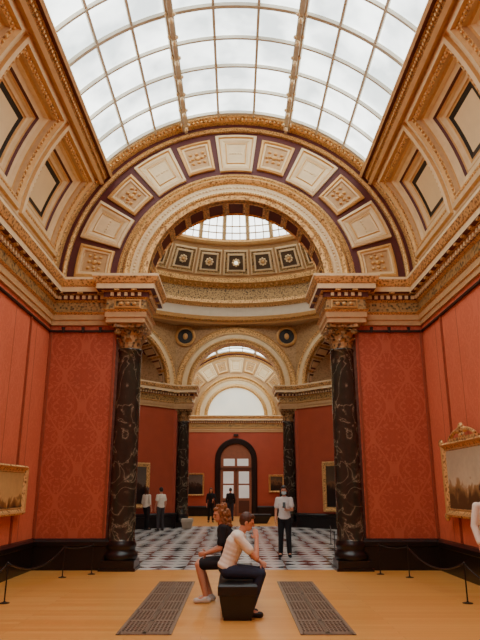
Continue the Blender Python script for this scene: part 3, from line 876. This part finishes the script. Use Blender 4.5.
HBR=simple('brown_hair',col(86,50,30),.5,0,.3,60,.4); HRD=simple('auburn_hair',col(160,104,62),.5,0,.4,40,.5); HBK=simple('black_hair',col(34,24,20),.45,0,.3,60,.3)
GRY=simple('grey_cloth',col(70,66,68),.9); SNK=simple('sneaker_white',col(220,214,206),.6)
man=dict(SEAT,chest=V(0,.12,.9),neck=V(0,.2,1.05),head=V(0,.28,1.175),hf=V(.0,1,-.35),
 shL=V(.165,.16,.99),shR=V(-.165,.16,.99),elL=V(.17,.36,.72),wrL=V(.02,.47,.66),hdL=V(-.8,.5,-.3),
 elR=V(-.16,.4,.73),wrR=V(-.05,.41,.955),hdR=V(.3,-.15,1),
 anL=V(.1,.24,.08),anR=V(-.1,.3,.08),toL=V(.11,.39,.035),toR=V(-.11,.45,.035))
person('seated person in cream t-shirt and dark jeans, hand at mouth',(-.13,8.68,0),pi/2,man,WHT,NAVY,HBR,'short',.6,1.9,vox=.0065,shoe=DRK)
wb=dict(SEAT,chest=V(0,.06,.94),neck=V(0,.1,1.09),head=V(0,.15,1.235),shL=V(.165,.08,1.04),shR=V(-.165,.08,1.04),
 hf=V(.35,1,-.2),anL=V(.1,.34,.08),toL=V(.11,.49,.035),anR=V(-.1,.28,.08),toR=V(-.11,.43,.035),
 elL=V(.2,.14,.76),elR=V(-.2,.14,.76),wrL=V(.07,.34,.68),wrR=V(-.07,.34,.68))
person('seated person with curly light auburn hair, black top, bare legs',(-.1,9.72,0),-pi/2,wb,BLC,BLC,HRD,'curly',.7,.85,vox=.0075,shoe=SNK,female=True)
wp=dict(STAND,hf=V(0,1,-.2),elL=V(.2,.02,1.12),elR=V(-.21,-.02,1.1),wrL=V(.06,.2,1.12),wrR=V(-.22,.06,.87),hdL=V(-.5,.6,.6),hdR=V(0,.1,-1))
person('standing person in pale t-shirt, black trousers and face mask',(1.22,15.9,0),-.1,wp,WHT2,BLC,HBK,'long',.6,1.9,vox=.009,mask=True,female=True,shoe=BLC)
person('standing person in white top and black trousers seen from behind',(-3.75,26.3,0),pi*.8,dict(STAND,anL=V(.12,.12,.08),toL=V(.13,.27,.035),knL=V(.1,.12,.49)),WHT,BLC,HBR,'long',1.3,1.9,vox=.012,female=True)
person('standing person in white shirt and dark grey trousers',(-3.1,25.9,0),pi*1.2,dict(STAND),WHT,GRY,HBK,'short',.6,1.9,vox=.012)
person('standing person dressed in black by the doorway',(-1.3,32.5,0),0,dict(STAND,elL=V(.25,.1,1.12),wrL=V(.1,.25,1.1)),BLC,BLC,HBR,'long',1.6,1.9,vox=.012,female=True)
person('standing person in dark coat near the door',(-.3,34,0),pi,dict(STAND),BLC,NAVY,HBK,'short',1.8,1.9,vox=.012)
person('person in long-sleeved white shirt and pale trousers near the painting',(3.67,9.2,0),.2,dict(STAND),WHT,WHT2,HBR,'short',1.9,1.9,vox=.009)
m=MB(); m.box(-.036,.036,-.004,.004,-.07,.07)
tag(m.build('phone',DRK,loc=(1.22-.025,15.9-.3,1.24),rot=(-.4,0,-.1)),'black phone held up in one hand','phone')
t=empty('tote_bag','cream canvas tote bag lying on the bench','bag',(-.1,9.22,.44),.3)
m=MB(); m.ell((0,0,.11),(.08,.12,.11)); m.ell((0,.02,.06),(.1,.14,.06)); remeshed(m,'bag_body',WHT,.01,t,3)
m=MB(); m.tube([(0,-.08+.16*i/10,.19+.08*math.sin(pi*i/10)) for i in range(11)],.01,6); m.build('strap',WHT,True,t)
# ------------------------------------------------------------ light
w=D.worlds.new('world'); SC.world=w; w.use_nodes=True
sk=w.node_tree.nodes.new('ShaderNodeTexSky'); sk.sky_type='NISHITA'; sk.sun_disc=False; sk.sun_elevation=.9
w.node_tree.links.new(sk.outputs[0],w.node_tree.nodes['Background'].inputs[0])
w.node_tree.nodes['Background'].inputs[1].default_value=.15
# ------------------------------------------------------------ camera
cd=D.cameras.new('camera'); co=D.objects.new('camera',cd); SC.collection.objects.link(co); SC.camera=co
co.location=(0,0,1.6); co.rotation_euler=(pi/2+math.radians(15.82),0,0)
cd.lens=33.75; cd.sensor_width=36; cd.shift_x=.00625; cd.clip_end=200
